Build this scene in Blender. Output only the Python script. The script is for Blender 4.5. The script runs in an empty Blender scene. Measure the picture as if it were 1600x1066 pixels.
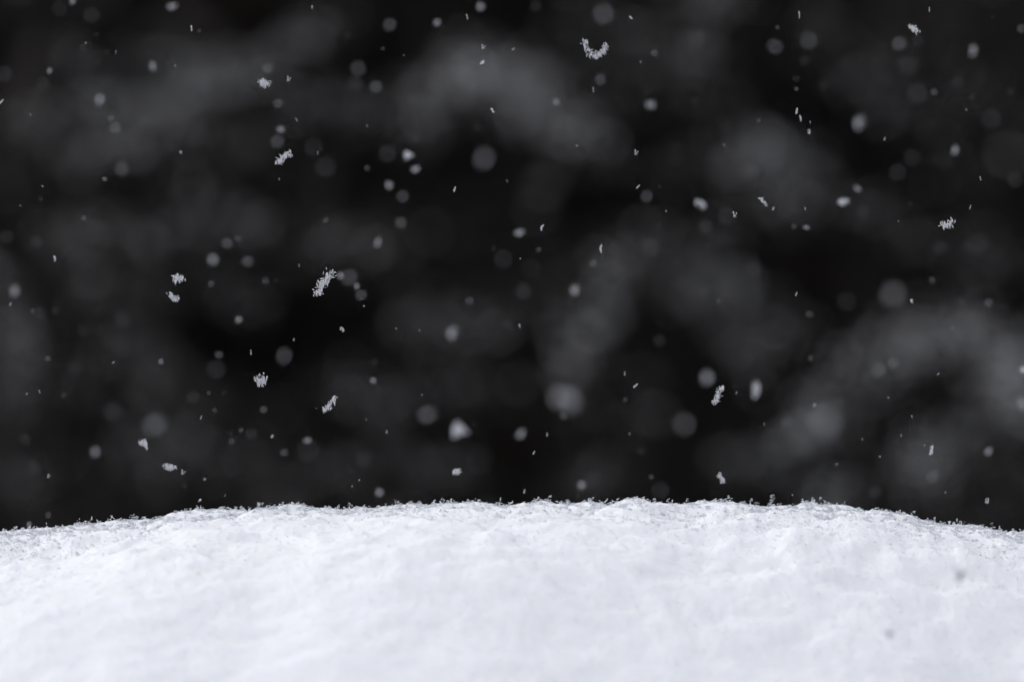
import bpy, math, random
import numpy as np
from mathutils import Vector

# ------------------------------------------------------------------ camera, sky, sun, exposure
scene = bpy.context.scene
FOCUS = 2.2                      # metres from lens to the crest of the mound
LENS = 200.0
FSTOP = 6.3
APERTURE = LENS / FSTOP / 1000.0
CREST_Z = 1.0
CAM = Vector((0.0, -FOCUS, CREST_Z + 0.030))
FPX = 1600 * LENS / 36.0         # focal length in pixels of the 1600 wide photograph
CREST_PY = 785.0
PITCH = math.atan((CREST_PY - 533) / FPX) - math.atan(0.030 / FOCUS)

cam_data = bpy.data.cameras.new("camera")
cam = bpy.data.objects.new("camera", cam_data)
scene.collection.objects.link(cam)
cam.location = CAM
cam.rotation_euler = (math.radians(90) + PITCH, 0, 0)
cam_data.lens = LENS
cam_data.sensor_width = 36.0
cam_data.clip_start = 0.05
cam_data.clip_end = 3000.0
cam_data.dof.use_dof = True
cam_data.dof.focus_distance = FOCUS - 0.005
cam_data.dof.aperture_fstop = FSTOP
scene.camera = cam

SUN_ELEV, SUN_AZ = math.radians(58), math.radians(-66)   # azimuth from +Y (away from the camera), negative = to the left
world = bpy.data.worlds.new("World")
scene.world = world
world.use_nodes = True
wn = world.node_tree
bg = wn.nodes["Background"]
sky = wn.nodes.new("ShaderNodeTexSky")
sky.sky_type = 'NISHITA'
sky.sun_disc = False
sky.sun_elevation = SUN_ELEV
sky.sun_rotation = SUN_AZ
sky.air_density = 1.0
sky.dust_density = 1.2
sky.ozone_density = 1.0
grey = wn.nodes.new("ShaderNodeHueSaturation")           # cloud cover takes the blue out of the sky
grey.inputs["Saturation"].default_value = 0.32
wn.links.new(sky.outputs[0], grey.inputs["Color"])
wn.links.new(grey.outputs[0], bg.inputs["Color"])
bg.inputs["Strength"].default_value = 0.15

sun_data = bpy.data.lights.new("sun", 'SUN')
sun_data.energy = 1.1
sun_data.angle = math.radians(80)
sun_data.color = (1.0, 0.985, 0.97)
sun = bpy.data.objects.new("sun", sun_data)
scene.collection.objects.link(sun)
sd = Vector((math.sin(SUN_AZ) * math.cos(SUN_ELEV), math.cos(SUN_AZ) * math.cos(SUN_ELEV), math.sin(SUN_ELEV)))
sun.rotation_euler = (-sd).to_track_quat('-Z', 'Y').to_euler()

scene.view_settings.view_transform = 'Standard'
scene.view_settings.look = 'None'
scene.view_settings.gamma = 1.0
scene.view_settings.use_curve_mapping = False
scene.view_settings.exposure = 0.14
scene.render.engine = 'CYCLES'
scene.cycles.use_denoising = True
scene.cycles.max_bounces = 5
scene.cycles.diffuse_bounces = 4
scene.cycles.use_fast_gi = False

# ------------------------------------------------------------------ helpers
RNG = np.random.default_rng(11)
random.seed(5)
COL = scene.collection
FWD = Vector((0, math.cos(PITCH), math.sin(PITCH)))
UP = Vector((0, -math.sin(PITCH), math.cos(PITCH)))


def at(px, py, z):
    """A point of the place: photograph pixel and distance along the view axis in metres."""
    return CAM + FWD * z + Vector((1, 0, 0)) * ((px - 800) * z / FPX) + UP * ((533 - py) * z / FPX)


def mesh_from(name, verts, faces, mat, smooth=False):
    """faces: (n, k) int array."""
    verts = np.asarray(verts, dtype=np.float32)
    faces = np.asarray(faces, dtype=np.int32)
    me = bpy.data.meshes.new(name)
    n, k = faces.shape
    me.vertices.add(len(verts))
    me.vertices.foreach_set("co", verts.ravel())
    me.loops.add(n * k)
    me.loops.foreach_set("vertex_index", faces.ravel())
    me.polygons.add(n)
    me.polygons.foreach_set("loop_start", np.arange(0, n * k, k, dtype=np.int32))
    me.polygons.foreach_set("loop_total", np.full(n, k, dtype=np.int32))
    if smooth:
        me.polygons.foreach_set("use_smooth", np.ones(n, dtype=bool))
    me.update(calc_edges=True)
    me.validate()
    me.materials.append(mat)
    return me


def link(name, me, parent=None):
    o = bpy.data.objects.new(name, me)
    COL.objects.link(o)
    if parent is not None:
        o.parent = parent
    return o


def tag(o, label=None, cat=None, group=None, kind=None):
    if label: o["label"] = label
    if cat: o["category"] = cat
    if group: o["group"] = group
    if kind: o["kind"] = kind
    return o


def perlin(x, y, seed):
    rng = np.random.default_rng(seed)
    n = 256
    ang = rng.random((n, n)) * 2 * np.pi
    gx, gy = np.cos(ang), np.sin(ang)
    xi, yi = np.floor(x).astype(int), np.floor(y).astype(int)
    xf, yf = x - xi, y - yi
    u, v = xf**3 * (xf * (xf * 6 - 15) + 10), yf**3 * (yf * (yf * 6 - 15) + 10)

    def dot(ix, iy, dx, dy):
        a, b = (xi + ix) % n, (yi + iy) % n
        return gx[a, b] * dx + gy[a, b] * dy
    n00, n10 = dot(0, 0, xf, yf), dot(1, 0, xf - 1, yf)
    n01, n11 = dot(0, 1, xf, yf - 1), dot(1, 1, xf - 1, yf - 1)
    return (n00 * (1 - u) + n10 * u) * (1 - v) + (n01 * (1 - u) + n11 * u) * v


def needles(centres, dirs, lengths, radii, sides=3):
    """Slender double-ended prisms: verts, triangles."""
    n = len(centres)
    dirs = dirs / np.linalg.norm(dirs, axis=1, keepdims=True)
    ref = np.where(np.abs(dirs[:, 2:3]) < 0.9, np.array([[0, 0, 1.0]]), np.array([[1.0, 0, 0]]))
    a = np.cross(dirs, ref); a /= np.linalg.norm(a, axis=1, keepdims=True)
    b = np.cross(dirs, a)
    vs = [centres - dirs * lengths[:, None] / 2, centres + dirs * lengths[:, None] / 2]
    ph = RNG.random(n) * 6.283
    for k in range(sides):
        t = ph + k * 2 * np.pi / sides
        vs.append(centres + (a * np.cos(t)[:, None] + b * np.sin(t)[:, None]) * radii[:, None])
    V = np.stack(vs, axis=1).reshape(-1, 3)
    base = (np.arange(n) * (2 + sides))[:, None]
    tri = []
    for k in range(sides):
        p, q = 2 + k, 2 + (k + 1) % sides
        tri += [[0, q, p], [1, p, q]]
    F = (base[:, :, None] + np.array(tri)[None]).reshape(-1, 3)
    return V, F


def rand_dirs(n, up_bias=0.0):
    d = RNG.normal(size=(n, 3))
    d /= np.linalg.norm(d, axis=1, keepdims=True)
    d[:, 2] += up_bias * np.where(up_bias > 5, 1, np.sign(d[:, 2]))
    return d / np.linalg.norm(d, axis=1, keepdims=True)


# ------------------------------------------------------------------ materials
def new_mat(name):
    m = bpy.data.materials.new(name)
    m.use_nodes = True
    nt = m.node_tree
    return m, nt, nt.nodes["Principled BSDF"]


def noisy_colour(nt, bsdf, c0, c1, scale, detail=2):
    tc = nt.nodes.new("ShaderNodeTexCoord")
    no = nt.nodes.new("ShaderNodeTexNoise")
    no.inputs["Scale"].default_value = scale
    no.inputs["Detail"].default_value = detail
    cr = nt.nodes.new("ShaderNodeValToRGB")
    cr.color_ramp.elements[0].position = 0.3
    cr.color_ramp.elements[1].position = 0.7
    cr.color_ramp.elements[0].color = (*c0, 1)
    cr.color_ramp.elements[1].color = (*c1, 1)
    nt.links.new(tc.outputs["Object"], no.inputs["Vector"])
    nt.links.new(no.outputs["Fac"], cr.inputs["Fac"])
    nt.links.new(cr.outputs["Color"], bsdf.inputs["Base Color"])
    return no


M_SNOW, nt, b = new_mat("fresh_snow")
no = noisy_colour(nt, b, (0.915, 0.905, 0.94), (0.945, 0.935, 0.965), 60)
b.inputs["Roughness"].default_value = 0.75
b.inputs["Specular IOR Level"].default_value = 0.15
b.inputs["Subsurface Weight"].default_value = 0.5
b.inputs["Subsurface Radius"].default_value = (0.9, 1.0, 1.2)
b.inputs["Subsurface Scale"].default_value = 0.0035
fine = nt.nodes.new("ShaderNodeTexNoise")
fine.inputs["Scale"].default_value = 900
fine.inputs["Detail"].default_value = 3
bump = nt.nodes.new("ShaderNodeBump")
bump.inputs["Strength"].default_value = 0.25
bump.inputs["Distance"].default_value = 0.0006
tcn = nt.nodes.new("ShaderNodeTexCoord")
nt.links.new(tcn.outputs["Object"], fine.inputs["Vector"])
nt.links.new(fine.outputs["Fac"], bump.inputs["Height"])
nt.links.new(bump.outputs["Normal"], b.inputs["Normal"])


def crystal_material(name, col, translucency):
    m = bpy.data.materials.new(name)
    m.use_nodes = True
    nt = m.node_tree
    nt.nodes.remove(nt.nodes["Principled BSDF"])
    out = nt.nodes["Material Output"]
    di = nt.nodes.new("ShaderNodeBsdfDiffuse")
    tr = nt.nodes.new("ShaderNodeBsdfTranslucent")
    mx = nt.nodes.new("ShaderNodeMixShader")
    tc = nt.nodes.new("ShaderNodeTexCoord")
    no = nt.nodes.new("ShaderNodeTexNoise")
    no.inputs["Scale"].default_value = 1500
    cr = nt.nodes.new("ShaderNodeValToRGB")
    cr.color_ramp.elements[0].color = (col[0] * 0.92, col[1] * 0.93, col[2] * 0.95, 1)
    cr.color_ramp.elements[1].color = (*col, 1)
    nt.links.new(tc.outputs["Object"], no.inputs["Vector"])
    nt.links.new(no.outputs["Fac"], cr.inputs["Fac"])
    for s in (di, tr):
        nt.links.new(cr.outputs["Color"], s.inputs["Color"])
    mx.inputs[0].default_value = translucency
    nt.links.new(di.outputs[0], mx.inputs[1])
    nt.links.new(tr.outputs[0], mx.inputs[2])
    nt.links.new(mx.outputs[0], out.inputs["Surface"])
    return m


M_CRYSTAL = crystal_material("snow_crystal", (0.95, 0.965, 0.985), 0.5)
M_FLAKE = crystal_material("snowflake_ice", (0.87, 0.865, 0.88), 0.35)

M_SHADED_FLAKE = crystal_material("shaded_side_flake", (0.40, 0.40, 0.44), 0.2)  # darker grey painted in for the shaded side of the two near flakes

M_LOAD, nt, b = new_mat("branch_snow")
noisy_colour(nt, b, (0.80, 0.79, 0.80), (0.88, 0.87, 0.88), 40)
b.inputs["Roughness"].default_value = 0.85
b.inputs["Specular IOR Level"].default_value = 0.1

M_NEEDLE, nt, b = new_mat("conifer_needles")
noisy_colour(nt, b, (0.013, 0.012, 0.010), (0.028, 0.024, 0.021), 3)
b.inputs["Roughness"].default_value = 0.8
b.inputs["Specular IOR Level"].default_value = 0.1

M_BARK, nt, b = new_mat("dark_bark")
noisy_colour(nt, b, (0.022, 0.019, 0.018), (0.055, 0.048, 0.045), 14)
b.inputs["Roughness"].default_value = 0.95
b.inputs["Specular IOR Level"].default_value = 0.1

M_WOOD, nt, b = new_mat("far_wood")
noisy_colour(nt, b, (0.010, 0.0075, 0.006), (0.024, 0.018, 0.015), 1.2)
b.inputs["Roughness"].default_value = 0.9
b.inputs["Specular IOR Level"].default_value = 0.05

M_GROUND, nt, b = new_mat("snowy_ground")
noisy_colour(nt, b, (0.78, 0.80, 0.84), (0.88, 0.89, 0.92), 2.5)
b.inputs["Roughness"].default_value = 0.9

# ------------------------------------------------------------------ ground: one sheet to the horizon
gx = np.concatenate([-np.geomspace(1500, 8, 24), np.linspace(-7.5, 7.5, 61), np.geomspace(8, 1500, 24)])
gy = gx + 4
GX, GY = np.meshgrid(gx, gy, indexing="ij")
GZ = perlin(GX / 2.3 + 40, GY / 2.3 + 17, 3) * 0.10 + perlin(GX / 0.7 + 9, GY / 0.7, 4) * 0.02
nx, ny = len(gx), len(gy)
idx = np.arange(nx * ny).reshape(nx, ny)
Q = np.stack([idx[:-1, :-1], idx[1:, :-1], idx[1:, 1:], idx[:-1, 1:]], -1).reshape(-1, 4)
ground = link("ground", mesh_from("ground", np.stack([GX, GY, GZ], -1).reshape(-1, 3), Q, M_GROUND, True))
tag(ground, kind="structure")

# ------------------------------------------------------------------ snow mound
CREST = [(-700, 950), (-300, 880), (-100, 846), (0, 832), (60, 823), (240, 813), (300, 805), (420, 796), (450, 794), (540, 797),
         (650, 788), (730, 787), (765, 791), (860, 788), (930, 791), (975, 787), (1000, 784), (1045, 787), (1115, 784),
         (1160, 791), (1230, 794), (1290, 801), (1315, 794), (1350, 800), (1390, 801), (1450, 813), (1530, 821),
         (1600, 837), (1700, 858), (1900, 905), (2300, 1000)]
cxs = (np.array([p[0] for p in CREST]) - 800) * FOCUS / FPX
chs = (CREST_PY - 3 - np.array([p[1] for p in CREST])) * FOCUS / FPX


def mound_height(x, y, fine=True):
    base = np.interp(x, cxs, chs)
    far = np.maximum(np.abs(x) - 0.38, 0)
    base = base - 0.45 * (np.sqrt(0.5**2 + far**2) - 0.5)
    # broad lateral curve only (without the little bumps) away from the crest
    broad = -0.30 * (np.abs(x - 0.02)**2) - 0.45 * (np.sqrt(0.5**2 + far**2) - 0.5)
    broad = broad - 1.7 * 0.5 * (x - 0.02 + np.sqrt((x - 0.02)**2 + 0.07**2)) * 0.5 * (np.sqrt(y**2 + 0.05**2) - y - 0.05 * np.exp(-np.abs(y) * 8))
    w = np.exp(-(y / 0.055)**2)
    ridge = base * w + broad * (1 - w)
    a = np.where(y < 0, 0.235, 0.20)
    bb = np.where(y < 0, 0.235, 0.20)
    roll = a * (np.sqrt(1 + (y / bb)**2) - 1)
    h = CREST_Z + ridge - roll
    # wind-laid lumps
    h = h + perlin(x / 0.11 + 3.1, y / 0.13 + 8.2, 21) * 0.013 * (1 - 0.7 * w)
    h = h + perlin(x / 0.050 + 1.3, y / 0.060, 22) * 0.0040 * (1 - 0.4 * w)
    if fine:
        wx = perlin(x / 0.03, y / 0.03, 41) * 0.01
        wy = perlin(x / 0.03 + 7, y / 0.03 + 3, 42) * 0.01
        calm = 0.28 + 0.72 * np.exp(-(np.maximum(-y, 0) / 0.09)**2)          # wind-packed smoother towards the foot
        l1 = perlin((x + wx) / 0.026, (y + wy) / 0.017 + 5, 23)
        l2 = perlin((x + wy) / 0.0125, (y + wx) / 0.0090, 24)
        h = h + (np.tanh(l1 * 4) * 0.0014 + np.tanh(l2 * 3) * 0.0012) * calm
        h = h + perlin(x / 0.06 + 2, (y + x * 0.12 + wy) / 0.011, 27) * 0.0023 * calm     # wind ripples along the crest
        h = h + (perlin(x / 0.0036, y / 0.0042, 25) * 0.0007 + perlin(x / 0.0017, y / 0.0019, 26) * 0.0004) * calm
    return h


xd = np.linspace(-0.275, 0.275, 800)
yd = np.linspace(-0.34, 0.05, 480)
xs = np.concatenate([np.linspace(-2.6, -0.28, 90), xd, np.linspace(0.28, 2.6, 90)])
ys = np.concatenate([np.linspace(-1.45, -0.345, 60), yd, np.linspace(0.055, 1.45, 70)])
MX, MY = np.meshgrid(xs, ys, indexing="ij")
dense = ((np.abs(MX) < 0.276) & (MY > -0.341) & (MY < 0.051))
MZ = np.where(dense, mound_height(MX, MY, True), mound_height(MX, MY, False) + 0.0008)
edge = np.maximum(np.abs(MX) / 2.6, np.abs(MY) / 1.45)
MZ = np.where(edge > 0.999, -0.2, np.maximum(MZ, -0.2))
nx, ny = len(xs), len(ys)
idx = np.arange(nx * ny).reshape(nx, ny)
Q = np.stack([idx[:-1, :-1], idx[1:, :-1], idx[1:, 1:], idx[:-1, 1:]], -1).reshape(-1, 4)
mound = link("snow_mound", mesh_from("snow_mound", np.stack([MX, MY, MZ], -1).reshape(-1, 3), Q, M_SNOW, True))
tag(mound, "rounded mound of fresh powdery snow with a feathery crystal fringe along its crest", "snow mound")

# loose crystals lying on and standing out of the snow (nobody could count them)
def crystal_field(n, x0, x1, y0, y1, size, lift, arms=3):
    x = RNG.uniform(x0, x1, n); y = RNG.uniform(y0, y1, n)
    z = mound_height(x, y) + RNG.random(n)**2 * lift
    c = np.repeat(np.stack([x, y, z], -1), arms, 0)
    s = np.repeat(size * RNG.uniform(0.5, 1.25, n), arms)
    d = rand_dirs(n * arms)
    return needles(c, d, s, s * 0.07 + 0.00004)


parts = [crystal_field(26000, -0.25, 0.25, -0.30, 0.012, 0.0010, 0.0002, 2),
         crystal_field(9000, -0.25, 0.25, -0.05, 0.020, 0.0008, 0.0004, 3)]
# tufts: little towers of interlocked crystals
nt_ = 4200
tx = RNG.uniform(-0.25, 0.25, nt_); ty = RNG.normal(-0.004, 0.016, nt_)
th = RNG.gamma(1.7, 0.0006, nt_)
per = 14
up = RNG.random(nt_ * per)**1.5
spread = 0.0009 * (1.1 - 0.9 * up)
cx = np.repeat(tx, per) + RNG.normal(0, 1, nt_ * per) * spread
cy = np.repeat(ty, per) + RNG.normal(0, 1, nt_ * per) * spread
cz = mound_height(np.repeat(tx, per), np.repeat(ty, per)) + np.repeat(th, per) * up - 0.0003
L = RNG.uniform(0.0005, 0.0014, nt_ * per)
parts.append(needles(np.stack([cx, cy, cz], -1), rand_dirs(nt_ * per), L, L * 0.09 + 0.00008))
off = 0; Vs, Fs = [], []
for V, F in parts:
    Vs.append(V); Fs.append(F + off); off += len(V)
crystals = link("snow_crystals", mesh_from("snow_crystals", np.concatenate(Vs), np.concatenate(Fs), M_CRYSTAL), mound)
crystals["kind"] = "stuff"

# ------------------------------------------------------------------ trees behind
def tube(points, radii, sides=7):
    P = [Vector(p) for p in points]
    V, F = [], []
    for i, p in enumerate(P):
        d = (P[min(i + 1, len(P) - 1)] - P[max(i - 1, 0)]).normalized()
        a = d.cross(Vector((0, 0, 1)) if abs(d.z) < 0.9 else Vector((1, 0, 0))).normalized()
        b_ = d.cross(a)
        for k in range(sides):
            t = 2 * math.pi * k / sides
            V.append(p + (a * math.cos(t) + b_ * math.sin(t)) * radii[i])
    for i in range(len(P) - 1):
        for k in range(sides):
            F.append((i * sides + k, i * sides + (k + 1) % sides, (i + 1) * sides + (k + 1) % sides, (i + 1) * sides + k))
    return [tuple(v) for v in V], F


def join(pieces):
    V, F, o = [], [], 0
    for v, f in pieces:
        V.append(np.asarray(v, dtype=float)); F.append(np.asarray(f) + o); o += len(v)
    return np.concatenate(V), np.concatenate(F)


def leaf_quads(c, d, length, width):
    """Needle sprays: one narrow quad each."""
    n = len(c)
    d = d / np.linalg.norm(d, axis=1, keepdims=True)
    s = np.cross(d, RNG.normal(size=(n, 3))); s /= np.linalg.norm(s, axis=1, keepdims=True)
    l, w = length[:, None], width[:, None] / 2
    V = np.stack([c - s * w * 0.6, c + d * l * 0.5 - s * w, c + d * l, c + d * l * 0.5 + s * w], 1).reshape(-1, 3)
    F = np.arange(n * 4).reshape(n, 4)
    return V, F


import bmesh
_bm = bmesh.new()
bmesh.ops.create_icosphere(_bm, subdivisions=1, radius=1)
ICO_V = np.array([v.co[:] for v in _bm.verts]); ICO_F = np.array([[v.index for v in f.verts] for f in _bm.faces])
_bm.free()


def lumps(centres, radii):
    """Uneven little heaps of snow."""
    pcs = []
    for c, r in zip(centres, radii):
        s = np.array([RNG.uniform(0.9, 1.7), RNG.uniform(0.9, 1.5), RNG.uniform(0.5, 0.9)])
        v = ICO_V * (1 + RNG.normal(0, 0.10, (len(ICO_V), 1)))
        v = v * s * r
        a = RNG.random() * 6.28
        R = np.array([[math.cos(a), -math.sin(a), 0], [math.sin(a), math.cos(a), 0], [0, 0, 1]])
        pcs.append((v @ R.T + c, ICO_F))
    return join(pcs)


def sample_path(path, n):
    P = np.array([tuple(p) for p in path])
    seg = np.linalg.norm(np.diff(P, axis=0), axis=1)
    t = np.concatenate([[0], np.cumsum(seg)]) / seg.sum()
    q = np.linspace(0, 1, n)
    return np.stack([np.interp(q, t, P[:, k]) for k in range(3)], -1)


def conifer(px, z, height, label, nlimb, reach, seed, dust):
    """Tall dark conifer: trunk, crown of needle sprays on drooping limbs, thin snow dusting."""
    random.seed(seed)
    basep = at(px, 533, z); bx, by = basep.x, basep.y
    root = bpy.data.objects.new("conifer_tree", None)
    COL.objects.link(root)
    root.location = (bx, by, 0)
    tag(root, label, "tree", "dark conifers behind the snow mound")
    tp = [(random.gauss(0, 0.012), random.gauss(0, 0.012), height * k / 14 - 0.1) for k in range(15)]
    tr = [0.11 * (1 - 0.85 * k / 14) for k in range(15)]
    V, F = tube(tp, tr, 10)
    link("trunk", mesh_from("trunk", V, F, M_BARK, True), root)
    limb_p, lc, ld, ll, lw = [], [], [], [], []
    snow_c, snow_r = [], []
    for i in range(nlimb):
        h = 0.25 + (height - 0.5) * (i / nlimb) + random.uniform(-0.1, 0.1)
        a = random.uniform(0, 6.283)
        Lm = reach * (1.05 if h < 3.2 else 1.05 - 0.85 * (h - 3.2) / (height - 3.2)) * random.uniform(0.75, 1.15)
        dx, dy = math.cos(a), math.sin(a)
        pts = [(dx * Lm * t, dy * Lm * t, h + 0.12 * Lm * t - 0.42 * Lm * t * t) for t in np.linspace(0, 1, 6)]
        limb_p.append(tube(pts, [0.018 * (1 - 0.8 * t) + 0.003 for t in np.linspace(0, 1, 6)], 5))
        for _ in range(int(26 * Lm / reach) + 8):
            t = random.uniform(0.12, 1)
            p = np.array([dx * Lm * t, dy * Lm * t, h + 0.12 * Lm * t - 0.42 * Lm * t * t])
            side = random.choice((-1, 1))
            td = np.array([dx * 0.6 - dy * side, dy * 0.6 + dx * side, random.uniform(-0.55, -0.05)])
            td /= np.linalg.norm(td)
            tl = random.uniform(0.14, 0.34) * (1.1 - 0.5 * t)
            limb_p.append(tube([tuple(p), tuple(p + td * tl)], [0.004, 0.002], 3))
            n = 26
            q = RNG.random((n, 1))
            c = p + td * tl * q
            lc.append(c); ld.append(td * 0.8 + RNG.normal(0, 0.6, (n, 3)))
            ll.append(RNG.uniform(0.03, 0.055, n)); lw.append(RNG.uniform(0.004, 0.008, n))
            if random.random() < dust:
                k = random.randint(3, 6)
                for _ in range(k):
                    snow_c.append(p + td * tl * random.random() + np.array([0, 0, 0.008]))
                    snow_r.append(random.uniform(0.0018, 0.0040))
    V, F = join(limb_p)
    crown = link("crown", mesh_from("crown", *leaf_quads(np.concatenate(lc), np.concatenate(ld), np.concatenate(ll), np.concatenate(lw)), M_NEEDLE), root)
    limbs = link("limbs", mesh_from("limbs", V, F, M_BARK, True), root)
    if snow_c:
        d = link("snow_dusting", mesh_from("snow_dusting", *lumps(np.array(snow_c), np.array(snow_r)), M_LOAD, True), crown)
        d["kind"] = "stuff"
    return root


TREES = [conifer(120, 6.9, 5.6, "dark conifer with long sagging dusted boughs, furthest to the left", 80, 1.05, 3, 0.30),
         conifer(560, 7.3, 6.2, "near-black conifer behind the left of the crest, its upper bough swept across", 80, 1.05, 4, 0.16),
         conifer(1010, 7.0, 6.0, "dark conifer behind the middle of the mound with steep snow-streaked boughs", 80, 1.05, 5, 0.14),
         conifer(1430, 6.8, 5.4, "dark conifer behind the right shoulder of the mound with an arching snowy bough", 80, 1.05, 6, 0.14)]

# snow-laden boughs one can tell apart: (tree, distance, band half-width px, lumps per 100 px, lump radius m, path px)
BOUGHS = [
    (0, 7.7, 34, 18, 0.0105, [(20, 205), (140, 180), (250, 170), (360, 130), (470, 80), (540, 40)]),
    (0, 7.5, 36, 9, 0.0105, [(60, 300), (170, 230), (300, 215), (400, 230)]),
    (0, 7.8, 36, 14, 0.0105, [(-40, 400), (20, 470), (35, 560), (20, 640)]),
    (0, 7.6, 42, 13, 0.0105, [(110, 400), (220, 370), (330, 345), (440, 350)]),
    (0, 7.7, 40, 12, 0.0105, [(150, 420), (190, 480), (230, 560), (270, 640)]),
    (0, 7.9, 34, 6, 0.0105, [(20, 700), (110, 720), (240, 745), (360, 740)]),
    (1, 7.6, 50, 22, 0.0115, [(650, 150), (730, 120), (810, 140), (880, 185), (925, 220), (950, 250)]),
    (1, 7.6, 30, 9, 0.0105, [(480, 400), (550, 375), (600, 380)]),
    (1, 7.8, 40, 9, 0.0105, [(640, 480), (700, 530), (770, 500), (830, 450)]),
    (2, 7.6, 34, 12, 0.0105, [(1120, -30), (1095, 30), (1080, 80), (1060, 120)]),
    (2, 7.7, 50, 17, 0.0110, [(1100, 240), (1180, 250), (1240, 290), (1200, 340)]),
    (2, 7.5, 40, 14, 0.0110, [(990, 380), (950, 440), (915, 520), (885, 610)]),
    (2, 7.6, 50, 16, 0.0110, [(1030, 380), (1090, 430), (1150, 500), (1190, 570)]),
    (3, 7.5, 42, 16, 0.0115, [(1150, 730), (1230, 680), (1300, 630), (1370, 575), (1440, 525), (1510, 505), (1570, 540), (1585, 620), (1560, 680)]),
    (3, 7.6, 46, 20, 0.0110, [(1555, 620), (1510, 670), (1470, 720), (1400, 770)]),
    (3, 7.6, 46, 20, 0.0110, [(1310, 730), (1290, 775), (1270, 820)]),
    (3, 7.8, 40, 5, 0.0105, [(1390, 60), (1450, 100), (1510, 130), (1560, 200)]),
    (3, 7.8, 44, 10, 0.0105, [(1600, 760), (1540, 775), (1480, 800)]),
    (0, 7.9, 30, 9, 0.0105, [(0, 260), (110, 250), (230, 265), (350, 290)]),
    (0, 7.8, 26, 9, 0.0105, [(90, 90), (200, 110), (320, 95), (430, 130)]),
    (0, 7.9, 30, 9, 0.0105, [(60, 340), (150, 420), (220, 440), (330, 430), (420, 470)]),
    (0, 7.9, 34, 9, 0.0105, [(60, 560), (130, 600), (200, 690), (330, 690), (420, 720)]),
    (0, 7.8, 34, 8, 0.0105, [(-20, 700), (30, 740), (60, 800)]),
    (1, 7.9, 34, 7, 0.0105, [(430, 180), (520, 170), (620, 190), (700, 210)]),
    (1, 8.0, 36, 7, 0.0105, [(520, 600), (620, 620), (720, 600), (800, 640)]),
    (1, 8.0, 36, 6, 0.0105, [(380, 780), (500, 740), (640, 720), (760, 740)]),
    (2, 8.0, 40, 7, 0.0105, [(900, 20), (980, 60), (1060, 150), (1150, 180)]),
    (2, 8.0, 38, 6, 0.0105, [(850, 760), (950, 720), (1000, 640), (1010, 560)]),
    (3, 8.0, 40, 7, 0.0105, [(1250, 40), (1330, 90), (1420, 170), (1500, 260)]),
    (3, 8.0, 40, 6, 0.0105, [(1300, 330), (1400, 360), (1500, 400), (1580, 390)]),
]
RNG = np.random.default_rng(404)
random.seed(404)
for ti, z, half, rate, rad, path in BOUGHS:
    z -= 2.1
    root = TREES[ti]
    o = root.location
    pw = [at(x, y, z + random.uniform(-0.06, 0.06)) - o for x, y in path]
    start = Vector((0, 0, min(max(pw[0].z + 0.15, 0.4), 4.5)))
    if (pw[-1].xy.length < pw[0].xy.length):
        pw.reverse(); start.z = pw[0].z + 0.1
    mid = start.lerp(pw[0], 0.55) + Vector((0, 0, 0.06))
    full = [start, mid] + pw
    n = len(full)
    wood = [tube([tuple(p) for p in full], [0.016 * (1 - 0.75 * k / (n - 1)) for k in range(n)], 6)]
    plen = sum(math.dist(path[k], path[k + 1]) for k in range(len(path) - 1))
    S = sample_path(pw, 200)
    hw = half * z / FPX
    tc_, td_, tl_, tw_ = [], [], [], []
    sc_, sr_ = [], []
    for _ in range(int(plen / 100 * 22)):
        p = S[RNG.integers(0, 200)]
        d = RNG.normal(size=3); d[2] = d[2] * 0.8 - 0.15; d /= np.linalg.norm(d)
        tl = hw * RNG.uniform(0.7, 1.5)
        wood.append(tube([tuple(p), tuple(p + d * tl)], [0.0035, 0.0015], 3))
        m = 14
        c = p + d * tl * RNG.random((m, 1))
        tc_.append(c); td_.append(d + RNG.normal(0, 0.6, (m, 3))); tl_.append(RNG.uniform(0.02, 0.04, m)); tw_.append(RNG.uniform(0.003, 0.006, m))
    nl = int(plen / 100 * rate * (3.4 if ti == 0 else 4.8))
    ncl = max(nl // 7, 4)
    for k in range(ncl):                                 # snow caught in patches on the twigs
        t = (k + RNG.random()) / ncl
        if RNG.random() > 0.4 + 0.6 * math.sin(math.pi * t)**0.7:
            continue
        cc = S[int(t * 199)] + np.array([RNG.normal(0, hw * 0.5), RNG.normal(0, hw * 0.8) - 0.02, RNG.normal(0, hw * 0.5)])
        for _ in range(RNG.integers(2, 9)):
            sc_.append(cc + RNG.normal(0, 1, 3) * np.array([0.55, 0.4, 0.22]) * hw)
            sr_.append(rad * 0.165 * RNG.uniform(0.6, 1.35))
    for k in range(int(nl * 0.62)):                      # and a thinner dusting all along
        t = (k + RNG.random()) / (nl * 0.62)
        if RNG.random() < 0.5 + 0.5 * math.sin(math.pi * min(t, 1.0)):
            sc_.append(S[min(int(t * 199), 199)] + np.array([RNG.normal(0, hw * 0.5), RNG.normal(0, hw * 0.8) - 0.02, RNG.normal(0, hw * 0.5)]))
            sr_.append(rad * 0.165 * RNG.uniform(0.6, 1.35))
    V, F = join(wood)
    bo = link("bough", mesh_from("bough", V, F, M_BARK, True), root)
    link("needles", mesh_from("needles", *leaf_quads(np.concatenate(tc_), np.concatenate(td_), np.concatenate(tl_), np.concatenate(tw_)), M_NEEDLE), bo)
    link("snow_load", mesh_from("snow_load", *lumps(np.array(sc_), np.array(sr_)), M_LOAD, True), bo)["kind"] = "stuff"

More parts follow.
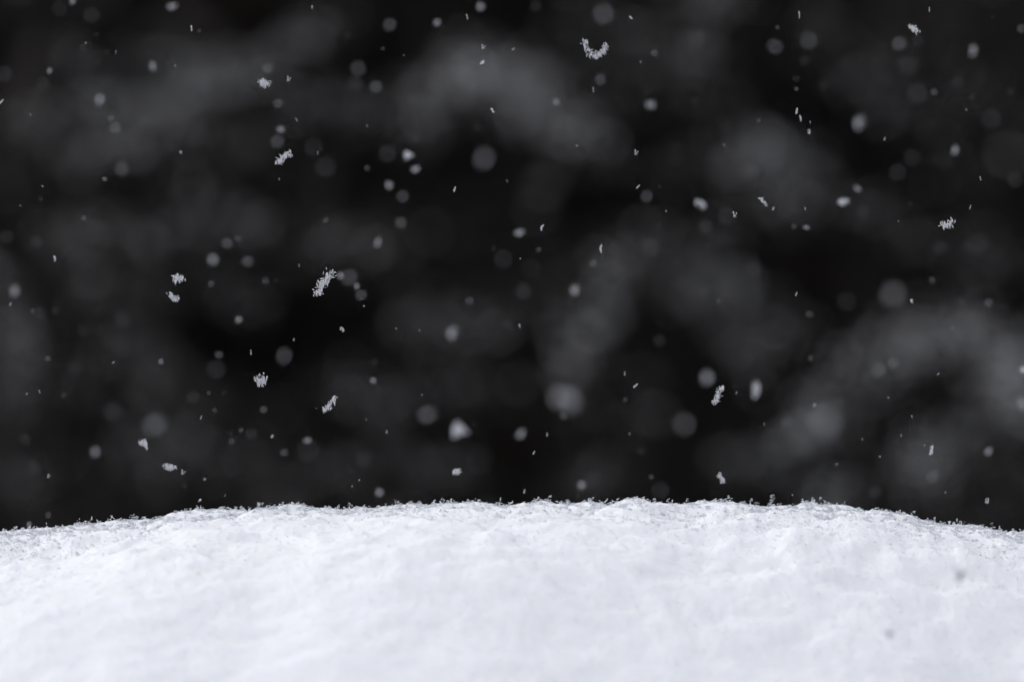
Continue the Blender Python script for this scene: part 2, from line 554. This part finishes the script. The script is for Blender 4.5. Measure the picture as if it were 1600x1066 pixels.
# far wood: a dense dark mass of branches and foliage behind the conifers
RNG = np.random.default_rng(77)
nW = 70000
wc = np.stack([RNG.uniform(-9, 9, nW), RNG.uniform(9.0, 13.0, nW), RNG.uniform(0.0, 7.5, nW)], -1)
low = np.arange(nW) < 32000                      # thicker undergrowth
wc[low] = np.stack([RNG.uniform(-5, 5, 32000), RNG.uniform(10.0, 13.0, 32000), RNG.uniform(0.0, 3.2, 32000)], -1)
wood = link("far_wood", mesh_from("far_wood", *leaf_quads(wc, RNG.normal(size=(nW, 3)), RNG.uniform(0.18, 0.36, nW), RNG.uniform(0.07, 0.14, nW)), M_WOOD))
tag(wood, "dark mass of woodland foliage standing behind the conifers", "woodland", kind="stuff")

# ------------------------------------------------------------------ falling snow
def aggregate(seed, n, length, radius, vert):
    """One flake of unit half-size: interlocked ice needles and arms, as one mesh."""
    global RNG
    keep = RNG; RNG = np.random.default_rng(seed)
    c = RNG.normal(size=(n, 3)); c *= (RNG.random((n, 1))**0.5 * 0.85) / np.linalg.norm(c, axis=1, keepdims=True)
    lobes = RNG.normal(0, 0.42, (4, 3))
    c = c * 0.62 + lobes[RNG.integers(0, 4, n)]
    d = rand_dirs(n)
    k = RNG.random(n) < vert
    d[k] = np.stack([RNG.normal(0.0, 0.16, k.sum()), RNG.normal(0, 0.2, k.sum()), np.ones(k.sum())], -1)
    V, F = needles(c, d, length * RNG.uniform(0.6, 1.3, n), radius * RNG.uniform(0.7, 1.3, n))
    RNG = keep
    return V, F


VARIANT = [mesh_from("snowflake", *aggregate(100 + k, 34, 0.85, 0.115, 0.35), M_FLAKE) for k in range(9)]
SPECK = [mesh_from("snow_speck", *aggregate(200 + k, 9, 1.2, 0.22, 0.8), M_FLAKE) for k in range(5)]

# (x, y, width, height, brightness 0..4, 's' sharp / 'b' blurred), photograph pixels
FLAKES = """
114 2 12 12 3 b;143 24 25 25 1 b;92 15 25 25 1 b;151 54 8 8 1 b;131 75 14 14 1 b;166 81 8 8 1 b;152 98 9 9 1 b;78 110 9 12 3 b;239 102 12 20 3 b;267 11 17 16 3 b;299 47 6 9 3 s;311 48 5 7 2 b;66 131 22 22 1 b;7 116 25 25 1 b;2 158 6 10 3 s;157 154 18 22 3 b;173 185 10 12 2 b;179 201 16 22 2 b;190 265 18 28 2 b;163 280 7 8 3 b;283 237 5 8 3 s;63 311 6 10 1 b;130 341 8 9 2 b;155 352 12 13 1 b;256 329 6 10 1 b;355 381 18 18 2 b;371 374 12 12 2 b;86 404 6 12 3 s;56 379 20 20 1 b;11 370 22 22 1 b;
488 10 3 9 3 s;749 8 18 16 3 b;730 29 4 9 3 s;684 34 18 11 3 b;610 38 26 18 2 b;524 41 30 30 0 b;544 55 10 8 1 b;598 76 6 8 2 b;755 73 6 8 3 s;752 97 13 9 3 s;558 109 27 25 2 b;556 131 24 24 1 b;586 134 24 18 2 b;417 108 16 16 2 b;451 123 6 9 2 s;433 162 15 15 2 b;439 203 13 13 3 b;432 220 22 22 2 b;464 189 3 6 2 s;490 229 30 28 1 b;509 261 33 33 1 b;604 241 28 28 1 b;635 239 22 16 4 b;573 264 9 12 2 b;648 266 16 16 3 b;606 287 16 17 3 b;628 306 20 20 2 b;625 346 19 20 2 b;710 295 6 9 2 s;758 246 38 38 2 b;745 199 14 14 1 b;770 175 9 8 2 s;681 188 45 45 0 b;649 216 12 12 1 b;509 344 7 10 2 b;589 378 13 22 3 b;787 404 30 30 1 b;771 388 9 9 1 b;
941 18 36 33 2 b;836 9 18 18 1 b;986 29 9 5 2 s;1023 83 11 12 2 b;937 124 18 18 2 b;927 143 3 9 3 s;868 161 13 13 3 b;1017 165 18 18 3 b;1084 159 12 12 1 b;1088 60 28 28 1 b;994 238 6 9 3 s;997 291 5 8 2 s;1009 306 20 20 2 b;1030 292 6 6 1 b;1185 188 6 6 2 b;1175 268 22 22 1 b;1093 319 20 21 4 b;810 365 17 17 3 b;846 355 7 13 3 s;841 390 9 9 2 b;938 388 7 17 3 s;1148 335 6 10 2 s;1136 338 28 28 1 b;1102 354 22 22 1 b;1105 384 8 8 1 b;1016 388 30 30 1 b;1055 240 38 38 0 b;839 276 35 35 0 b;1130 199 20 20 0 b;802 76 5 5 2 s;1011 143 12 12 1 b;
1249 23 4 15 3 s;1214 43 7 7 2 b;1263 66 30 29 2 b;1210 73 26 25 2 b;1257 95 18 16 1 b;1244 122 12 12 1 b;1244 138 8 8 2 b;1286 135 14 14 1 b;1299 124 30 30 0 b;1452 15 3 8 3 s;1404 69 20 25 2 b;1433 64 18 18 1 b;1417 103 30 28 1 b;1521 80 16 24 3 b;1596 44 12 16 2 b;1551 27 6 6 1 b;1460 144 10 13 2 b;1496 128 18 18 1 b;1433 146 32 32 1 b;1519 151 10 10 1 b;1340 191 22 29 3 b;1355 197 8 8 1 b;1244 173 7 14 3 s;1251 188 6 18 2 s;1264 206 7 8 3 s;1382 217 4 6 3 s;1492 231 14 22 3 b;1425 246 28 28 1 b;1401 269 28 28 1 b;1472 250 30 30 0 b;1549 186 32 32 1 b;1586 280 25 25 1 b;1339 295 14 14 3 b;1315 317 17 19 4 b;1208 326 5 6 3 s;1258 326 3 5 2 s;1260 356 11 9 3 b;1241 354 9 9 2 b;1349 332 20 20 1 b;1423 318 8 8 1 b;1516 323 3 8 3 s;1532 281 3 7 2 s;1525 379 35 33 1 b;1469 386 22 22 1 b;1579 143 12 12 1 b;
24 453 18 24 3 b;16 475 4 6 3 s;51 486 7 9 2 b;62 490 18 18 1 b;86 486 12 12 1 b;99 438 8 8 1 b;329 443 11 11 2 b;387 409 20 18 2 b;374 499 15 12 3 b;191 501 24 24 1 b;129 518 18 18 1 b;74 561 9 10 2 b;117 573 22 22 1 b;177 566 3 5 2 s;250 565 10 10 3 b;342 555 13 13 2 b;338 578 30 30 1 b;392 551 3 9 3 s;99 618 6 10 2 b;62 614 3 6 2 s;171 591 18 18 0 b;174 644 28 28 1 b;326 614 6 7 2 b;350 614 7 8 1 b;302 620 20 20 1 b;335 642 8 8 2 b;314 652 3 7 3 s;240 666 40 38 2 b;377 672 7 8 2 b;360 677 8 8 1 b;362 690 10 11 2 b;392 678 18 18 1 b;148 710 19 24 3 b;286 738 7 8 2 s;320 749 4 5 2 s;76 744 5 7 3 s;288 759 10 10 1 b;39 687 16 22 1 b;54 730 18 24 1 b;291 708 22 22 0 b;75 806 7 14 2 b;46 819 9 11 3 b;332 409 24 22 3 b;
414 440 13 13 2 b;431 438 9 9 1 b;531 428 12 15 3 b;544 431 28 28 2 b;558 448 11 11 3 b;563 462 18 18 2 b;534 515 9 13 3 s;459 531 3 5 2 s;442 556 28 28 2 b;411 641 12 12 2 b;582 593 12 12 3 b;585 566 11 11 1 b;591 608 12 12 1 b;734 470 14 14 2 b;704 520 24 23 3 b;732 551 14 14 1 b;792 508 16 16 1 b;425 682 6 6 2 s;481 689 13 12 3 b;444 708 14 12 2 b;482 702 38 36 1 b;568 719 22 22 1 b;604 675 4 6 2 s;665 650 30 32 2 b;714 665 36 30 4 b;740 664 10 10 1 b;592 767 17 16 3 b;644 554 38 38 0 b;549 736 6 6 1 b;672 699 22 22 0 b;749 719 45 45 0 b;467 786 12 12 1 b;
927 412 11 13 2 b;896 453 21 18 3 b;817 456 26 26 1 b;828 419 30 30 0 b;1177 421 24 24 1 b;1123 470 6 6 2 b;812 508 3 11 3 s;1030 533 20 20 1 b;918 547 14 14 1 b;976 584 3 7 3 s;993 602 7 9 3 s;940 603 6 6 1 b;976 625 8 8 2 b;881 625 52 50 3 b;880 651 14 12 2 b;1103 595 30 30 3 b;1183 606 18 31 4 b;1147 603 6 7 1 b;812 677 20 20 3 b;855 679 3 7 3 s;834 707 5 6 2 s;1068 667 40 40 2 b;1001 705 12 12 1 b;1186 736 25 25 0 b;907 756 18 17 3 b;926 749 26 26 1 b;1018 745 8 8 2 b;1031 766 28 28 1 b;819 768 5 7 3 s;902 775 7 7 1 b;947 782 6 8 2 s;1099 456 14 14 1 b;
1546 406 6 9 1 b;1457 438 8 14 2 b;1244 459 5 7 2 s;1398 458 46 44 2 b;1322 473 28 34 1 b;1425 469 6 11 2 s;1264 491 11 12 2 b;1545 474 12 16 2 b;1501 471 14 14 1 b;1518 458 18 20 0 b;1267 559 7 11 2 b;1394 567 18 18 2 b;1371 580 24 24 2 b;1334 588 5 12 1 b;1466 584 3 5 2 s;1547 569 8 8 1 b;1273 633 4 7 2 s;1288 657 60 60 2 b;1228 659 20 20 1 b;1598 579 12 18 4 b;1598 632 14 32 3 b;1454 703 12 22 3 s;1543 705 16 16 3 b;1458 745 20 20 2 b;1307 725 4 4 2 s;1367 769 20 20 1 b;1542 783 10 9 3 s
"""
SPECKS = """134 67;181 81;274 103;48 180;32 322;66 290;631 87;436 280;574 196;792 283;496 239;1001 97;902 228;1131 226;1041 330;1510 171;1404 346;1266 191;42 616;351 775;569 478;572 656;550 761;561 750;659 618;655 516;619 513;467 414;813 404;1151 614;983 678;1194 663;1489 512;1388 622;1425 651;1444 696;1375 713;1347 687;1408 680;1209 774;1238 773;1477 770"""

# big clusters with a spine of their own: spine px, half thickness px, needles, label, short name
CLUSTERS = [
    ([(914, 66), (921, 84), (932, 87), (941, 82), (947, 70)], 5.5, 110, "large feathery U-shaped snowflake cluster high above the middle of the crest", "the U-shaped cluster"),
    ([(497, 460), (501, 450), (508, 438), (518, 428)], 8.0, 130, "large feathery snowflake cluster slanting up to the right, with blurred flakes close beside it", "the slanting feathery cluster"),
    ([(504, 640), (512, 638), (517, 630), (524, 622)], 5.0, 70, "bright elongated snowflake clump low over the crest with a small hooked tail", "the hooked clump"),
    ([(400, 592), (408, 600), (413, 590)], 6.5, 70, "chunky bright snowflake clump with a pointed horn at its upper left", "the horned chunky clump"),
    ([(408, 126), (413, 132), (419, 129)], 6.0, 50, "bright jagged W-shaped snowflake near the upper left", "the W-shaped flake"),
    ([(433, 252), (440, 249), (447, 242), (453, 241)], 5.5, 60, "comb-like snowflake cluster rising to the right, at upper left", "the comb-like cluster"),
    ([(273, 437), (279, 435), (286, 436)], 6.5, 55, "sharp squarish snowflake, upper one of a close pair at the left", "the squarish flake of the pair"),
    ([(265, 460), (272, 466), (280, 469)], 4.5, 40, "sharp curved snowflake with a thin tail, lower one of a close pair", "the curved flake of the pair"),
    ([(1116, 630), (1121, 620), (1124, 610), (1131, 606)], 4.8, 65, "split snowflake cluster with two upright prongs beside a bright blurred flake", "the two-pronged cluster"),
    ([(1472, 350), (1479, 354), (1487, 346)], 6.0, 60, "bright V-notched snowflake alone at the upper right over black", "the V-notched flake"),
    ([(1423, 42), (1428, 46), (1434, 49)], 4.8, 40, "bright knobbly snowflake near the top right corner", "the knobbly flake"),
    ([(1187, 309), (1192, 315), (1198, 320)], 3.0, 26, "thin ragged chain of snow crystals slanting down to the right", "the ragged crystal chain"),
    ([(220, 694), (224, 690), (229, 698)], 4.6, 45, "snowflake of three upright prongs low over the left slope", "the three-pronged flake"),
    ([(258, 727), (265, 731), (272, 729)], 4.5, 45, "crown-shaped snowflake low over the left slope of the mound", "the crown-shaped flake"),
    ([(709, 737), (714, 738), (719, 737)], 4.6, 42, "small bright comb-shaped snowflake just above the crest", "the comb-shaped flake over the crest"),
    ([(1124, 742), (1128, 748), (1131, 754)], 4.2, 40, "bright slanted snowflake just above the highest part of the crest", "the slanted flake over the crest"),
]
LANDMARK = {
    (157, 154): ("soft bright wedge-shaped snowflake at the upper left", "the soft wedge-shaped flake"),
    (190, 265): ("upright oval blurred snowflake below the soft wedge-shaped flake", "the upright oval flake"),
    (24, 453): ("pale triangular snowflake close to the left edge", "the pale triangular flake"),
    (240, 666): ("wide pale blurred snow disc low at the left", "the wide pale disc at left"),
    (148, 710): ("rounded bright blurred snowflake low over the left slope", "the rounded bright left flake"),
    (635, 239): ("bright wide snowflake, topmost of a loose bunch over black at upper middle", "the topmost flake of the loose bunch"),
    (758, 246): ("wide blurred pear-shaped snow disc at the upper middle", "the pear-shaped disc"),
    (558, 109): ("round blurred snowflake, upper one of a touching trio near the top", "the upper flake of the trio"),
    (684, 34): ("bright flat oval snowflake close under the top edge", "the flat oval top flake"),
    (589, 378): ("tall snowflake with a faint tuft on top, left of the middle", "the tufted tall flake"),
    (544, 431): ("large soft snow disc touching the right end of the slanting feathery cluster", "the disc beside the slanting cluster"),
    (704, 520): ("bright round soft snowflake in the middle above the mound", "the round middle flake"),
    (714, 665): ("largest bright blurred snow clump in the lower middle", "the largest bright clump"),
    (592, 767): ("blurred snowflake just about to touch the crest, left of the middle", "the flake about to touch the crest"),
    (941, 18): ("big blurred snow disc at the top edge above the U-shaped cluster", "the big disc at the top edge"),
    (1017, 165): ("bright round snowflake below and right of the U-shaped cluster", "the round flake under the U-shaped cluster"),
    (1093, 319): ("bright wedge-shaped snowflake, right of the middle", "the bright wedge flake"),
    (810, 365): ("clear round snowflake over the darkest gap at the middle", "the round flake over the dark gap"),
    (896, 453): ("bright lopsided heart-shaped snowflake near the middle", "the heart-shaped flake"),
    (881, 625): ("very large glowing soft snow disc at the foot of a pale bough", "the very large soft disc"),
    (1103, 595): ("bright round blurred snow disc left of the two-pronged cluster", "the disc by the two-pronged cluster"),
    (1183, 606): ("tall bright tooth-shaped snowflake right of the two-pronged cluster", "the tooth-shaped flake"),
    (1068, 667): ("clean-edged dim snow disc in the dark below the two-pronged cluster", "the clean-edged dim disc"),
    (907, 756): ("soft snowflake just above the middle of the crest", "the soft flake over the crest"),
    (1263, 66): ("large round blurred snowflake, right one of two at the top right", "the large top right disc"),
    (1521, 80): ("bright upright oval snowflake near the top right corner", "the upright oval at top right"),
    (1340, 191): ("large bright leaning oval snowflake at the upper right", "the leaning oval flake"),
    (1492, 231): ("bright spindle-shaped snowflake near the right edge", "the spindle-shaped flake"),
    (1315, 317): ("very bright heart-shaped snowflake at the right, under a smaller round one", "the very bright heart flake"),
    (1398, 458): ("large blurred double snow disc at the right above the arching bough", "the large double disc"),
    (1288, 657): ("largest soft snow disc glowing on the arching bough at right", "the glowing disc on the bough"),
    (1454, 703): ("ring-shaped upright snowflake low at the right", "the ring-shaped flake"),
    (1543, 705): ("round bright snowflake right of the ring-shaped one", "the round flake by the ring"),
    (1542, 783): ("small sharp snowflake of parallel bars low at the right over the slope", "the barred flake"),
    (1598, 579): ("bright snowflake cut by the right edge, upper of two", "the upper flake at the right edge"),
    (1598, 632): ("tall blurred snowflake cut by the right edge, lower of two", "the lower flake at the right edge"),
}
GROUP = "snowflakes falling in front of the dark trees"
LUM = [0.008, 0.020, 0.068, 0.17, 0.33]
FLAKE_LUM = 0.36
MMPX = FOCUS / FPX
landmarks = []          # (x, y, short name)
rest = []
fr = random.Random(77)


def depth_for(blur_px, front_ok=True):
    c = blur_px * MMPX
    if front_ok and fr.random() < 0.22 and blur_px > 4:
        return FOCUS / (1 + c / APERTURE)
    return FOCUS / (1 - min(c / APERTURE, 0.75))


def place(name, me, px, py, w, h, z, label, yaw=None):
    o = link(name, me)
    k = z / FPX / 2
    o.location = at(px, py, z)
    o.scale = (w * k, (w + h) / 2 * k, h * k)
    if yaw is not None:
        o.rotation_euler = (0, yaw, 0)
    tag(o, label, "snowflake", GROUP)
    return o


for ci, (spine, half, n, label, short) in enumerate(CLUSTERS):
    n = int(n * 1.25)
    z = FOCUS + fr.choice((-1, 1)) * fr.uniform(0.012, 0.042)
    c0 = at(*np.mean(spine, axis=0), z)
    S = sample_path([tuple(at(x, y, z) - c0) for x, y in spine], 60)
    keep = RNG; RNG = np.random.default_rng(900 + ci)
    hw = half * z / FPX
    c = S[RNG.integers(0, 60, n)] + RNG.normal(0, 0.55, (n, 3)) * hw * np.array([0.8, 1.0, 0.75])
    d = rand_dirs(n)
    k = RNG.random(n) < 0.62
    d[k] = np.stack([RNG.normal(-0.06, 0.13, k.sum()), RNG.normal(0, 0.2, k.sum()), np.ones(k.sum())], -1)
    V, F = needles(c, d, RNG.uniform(0.0010, 0.0024, n) * min(1.0, half / 5 + 0.1), RNG.uniform(0.00014, 0.00025, n))
    RNG = keep
    o = link("snowflake_cluster", mesh_from("snowflake_cluster", V, F, M_FLAKE))
    o.location = c0
    tag(o, label, "snowflake", GROUP)
    mx_, my_ = np.mean(spine, axis=0)
    landmarks.append((mx_, my_, short))

for row in FLAKES.replace("\n", "").split(";"):
    if not row.strip():
        continue
    x, y, w, h, br, kind = row.split()
    x, y, w, h, br = float(x), float(y), float(w), float(h), int(br)
    if kind == 's':
        z = depth_for(fr.uniform(0, 1.6), False)
        s = 1.0
    else:
        D = (w + h) / 2
        s = min(math.sqrt(LUM[br] / FLAKE_LUM), 0.93)
        z = depth_for(D * math.sqrt(max(1 - s * s * 0.8, 0.08)))
    tiny = kind == 's' and max(w, h) < 12
    me = fr.choice(SPECK) if tiny else fr.choice(VARIANT)
    if kind == 's':
        w *= 0.9; h *= 0.85
    key = (int(x), int(y))
    lab = LANDMARK.get(key)
    o = place("snowflake", me, x, y, w * s, h * s, z, lab[0] if lab else None, fr.uniform(-0.25, 0.25))
    if lab:
        landmarks.append((x, y, lab[1]))
    else:
        rest.append((o, x, y, (w + h) / 2, br, kind, h > 1.9 * w))

# the many lesser flakes are told apart by what they are nearest to
def adjective(sz, br, kind, thin):
    if kind == 's':
        return "tiny sharp thin" if thin else ("tiny sharp" if sz < 7 else "small sharp")
    tone = ("barely visible", "faint", "pale", "bright", "very bright")[br]
    return tone + (" tiny blurred" if sz < 10 else " small round" if sz < 20 else " large round")


def direction(dx, dy):
    a = math.degrees(math.atan2(-dy, dx)) % 360
    return ("right of", "above and right of", "above", "above and left of", "left of", "below and left of", "below", "below and right of")[int(((a + 22.5) % 360) // 45)]


named = {}
for o, x, y, sz, br, kind, thin in rest:
    lx, ly, short = min(landmarks, key=lambda l: (l[0] - x)**2 + (l[1] - y)**2)
    named.setdefault((adjective(sz, br, kind, thin), direction(x - lx, y - ly), short), []).append((math.hypot(x - lx, y - ly), o))
ORD = ("nearest", "second nearest", "third nearest", "fourth nearest", "fifth nearest", "sixth nearest")
for (adj, dirn, short), items in named.items():
    items.sort(key=lambda t: t[0])
    for k, (_, o) in enumerate(items):
        o["label"] = (ORD[k] + " " if len(items) > 1 else "") + f"{adj} snowflake {dirn} {short}"

SHADED_FLAKE = mesh_from("shaded_snowflake", *aggregate(702, 34, 0.85, 0.115, 0.35), M_SHADED_FLAKE)
# two flakes closer to the lens, their shaded side put into the colour
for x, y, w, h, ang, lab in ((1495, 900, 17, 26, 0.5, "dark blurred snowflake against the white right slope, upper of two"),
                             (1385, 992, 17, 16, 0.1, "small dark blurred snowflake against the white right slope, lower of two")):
    place("snowflake", SHADED_FLAKE, x, y, w, h, FOCUS / (1 + 17 * MMPX / APERTURE), lab, ang)

# the finest specks
pcs = []
for k, s in enumerate(SPECKS.split(";")):
    x, y = map(float, s.split())
    V, F = aggregate(300 + k, 5, 1.3, 0.3, 0.9)
    z = depth_for(fr.uniform(0, 1.5), False)
    kk = z / FPX / 2
    pcs.append((V * np.array([2.2, 2.2, 4.0]) * kk + np.array(at(x, y, z)), F))
sp = link("fine_snow_specks", mesh_from("fine_snow_specks", *join(pcs), M_FLAKE))
tag(sp, "scattered finest specks of falling snow between the larger flakes", "snow", kind="stuff")
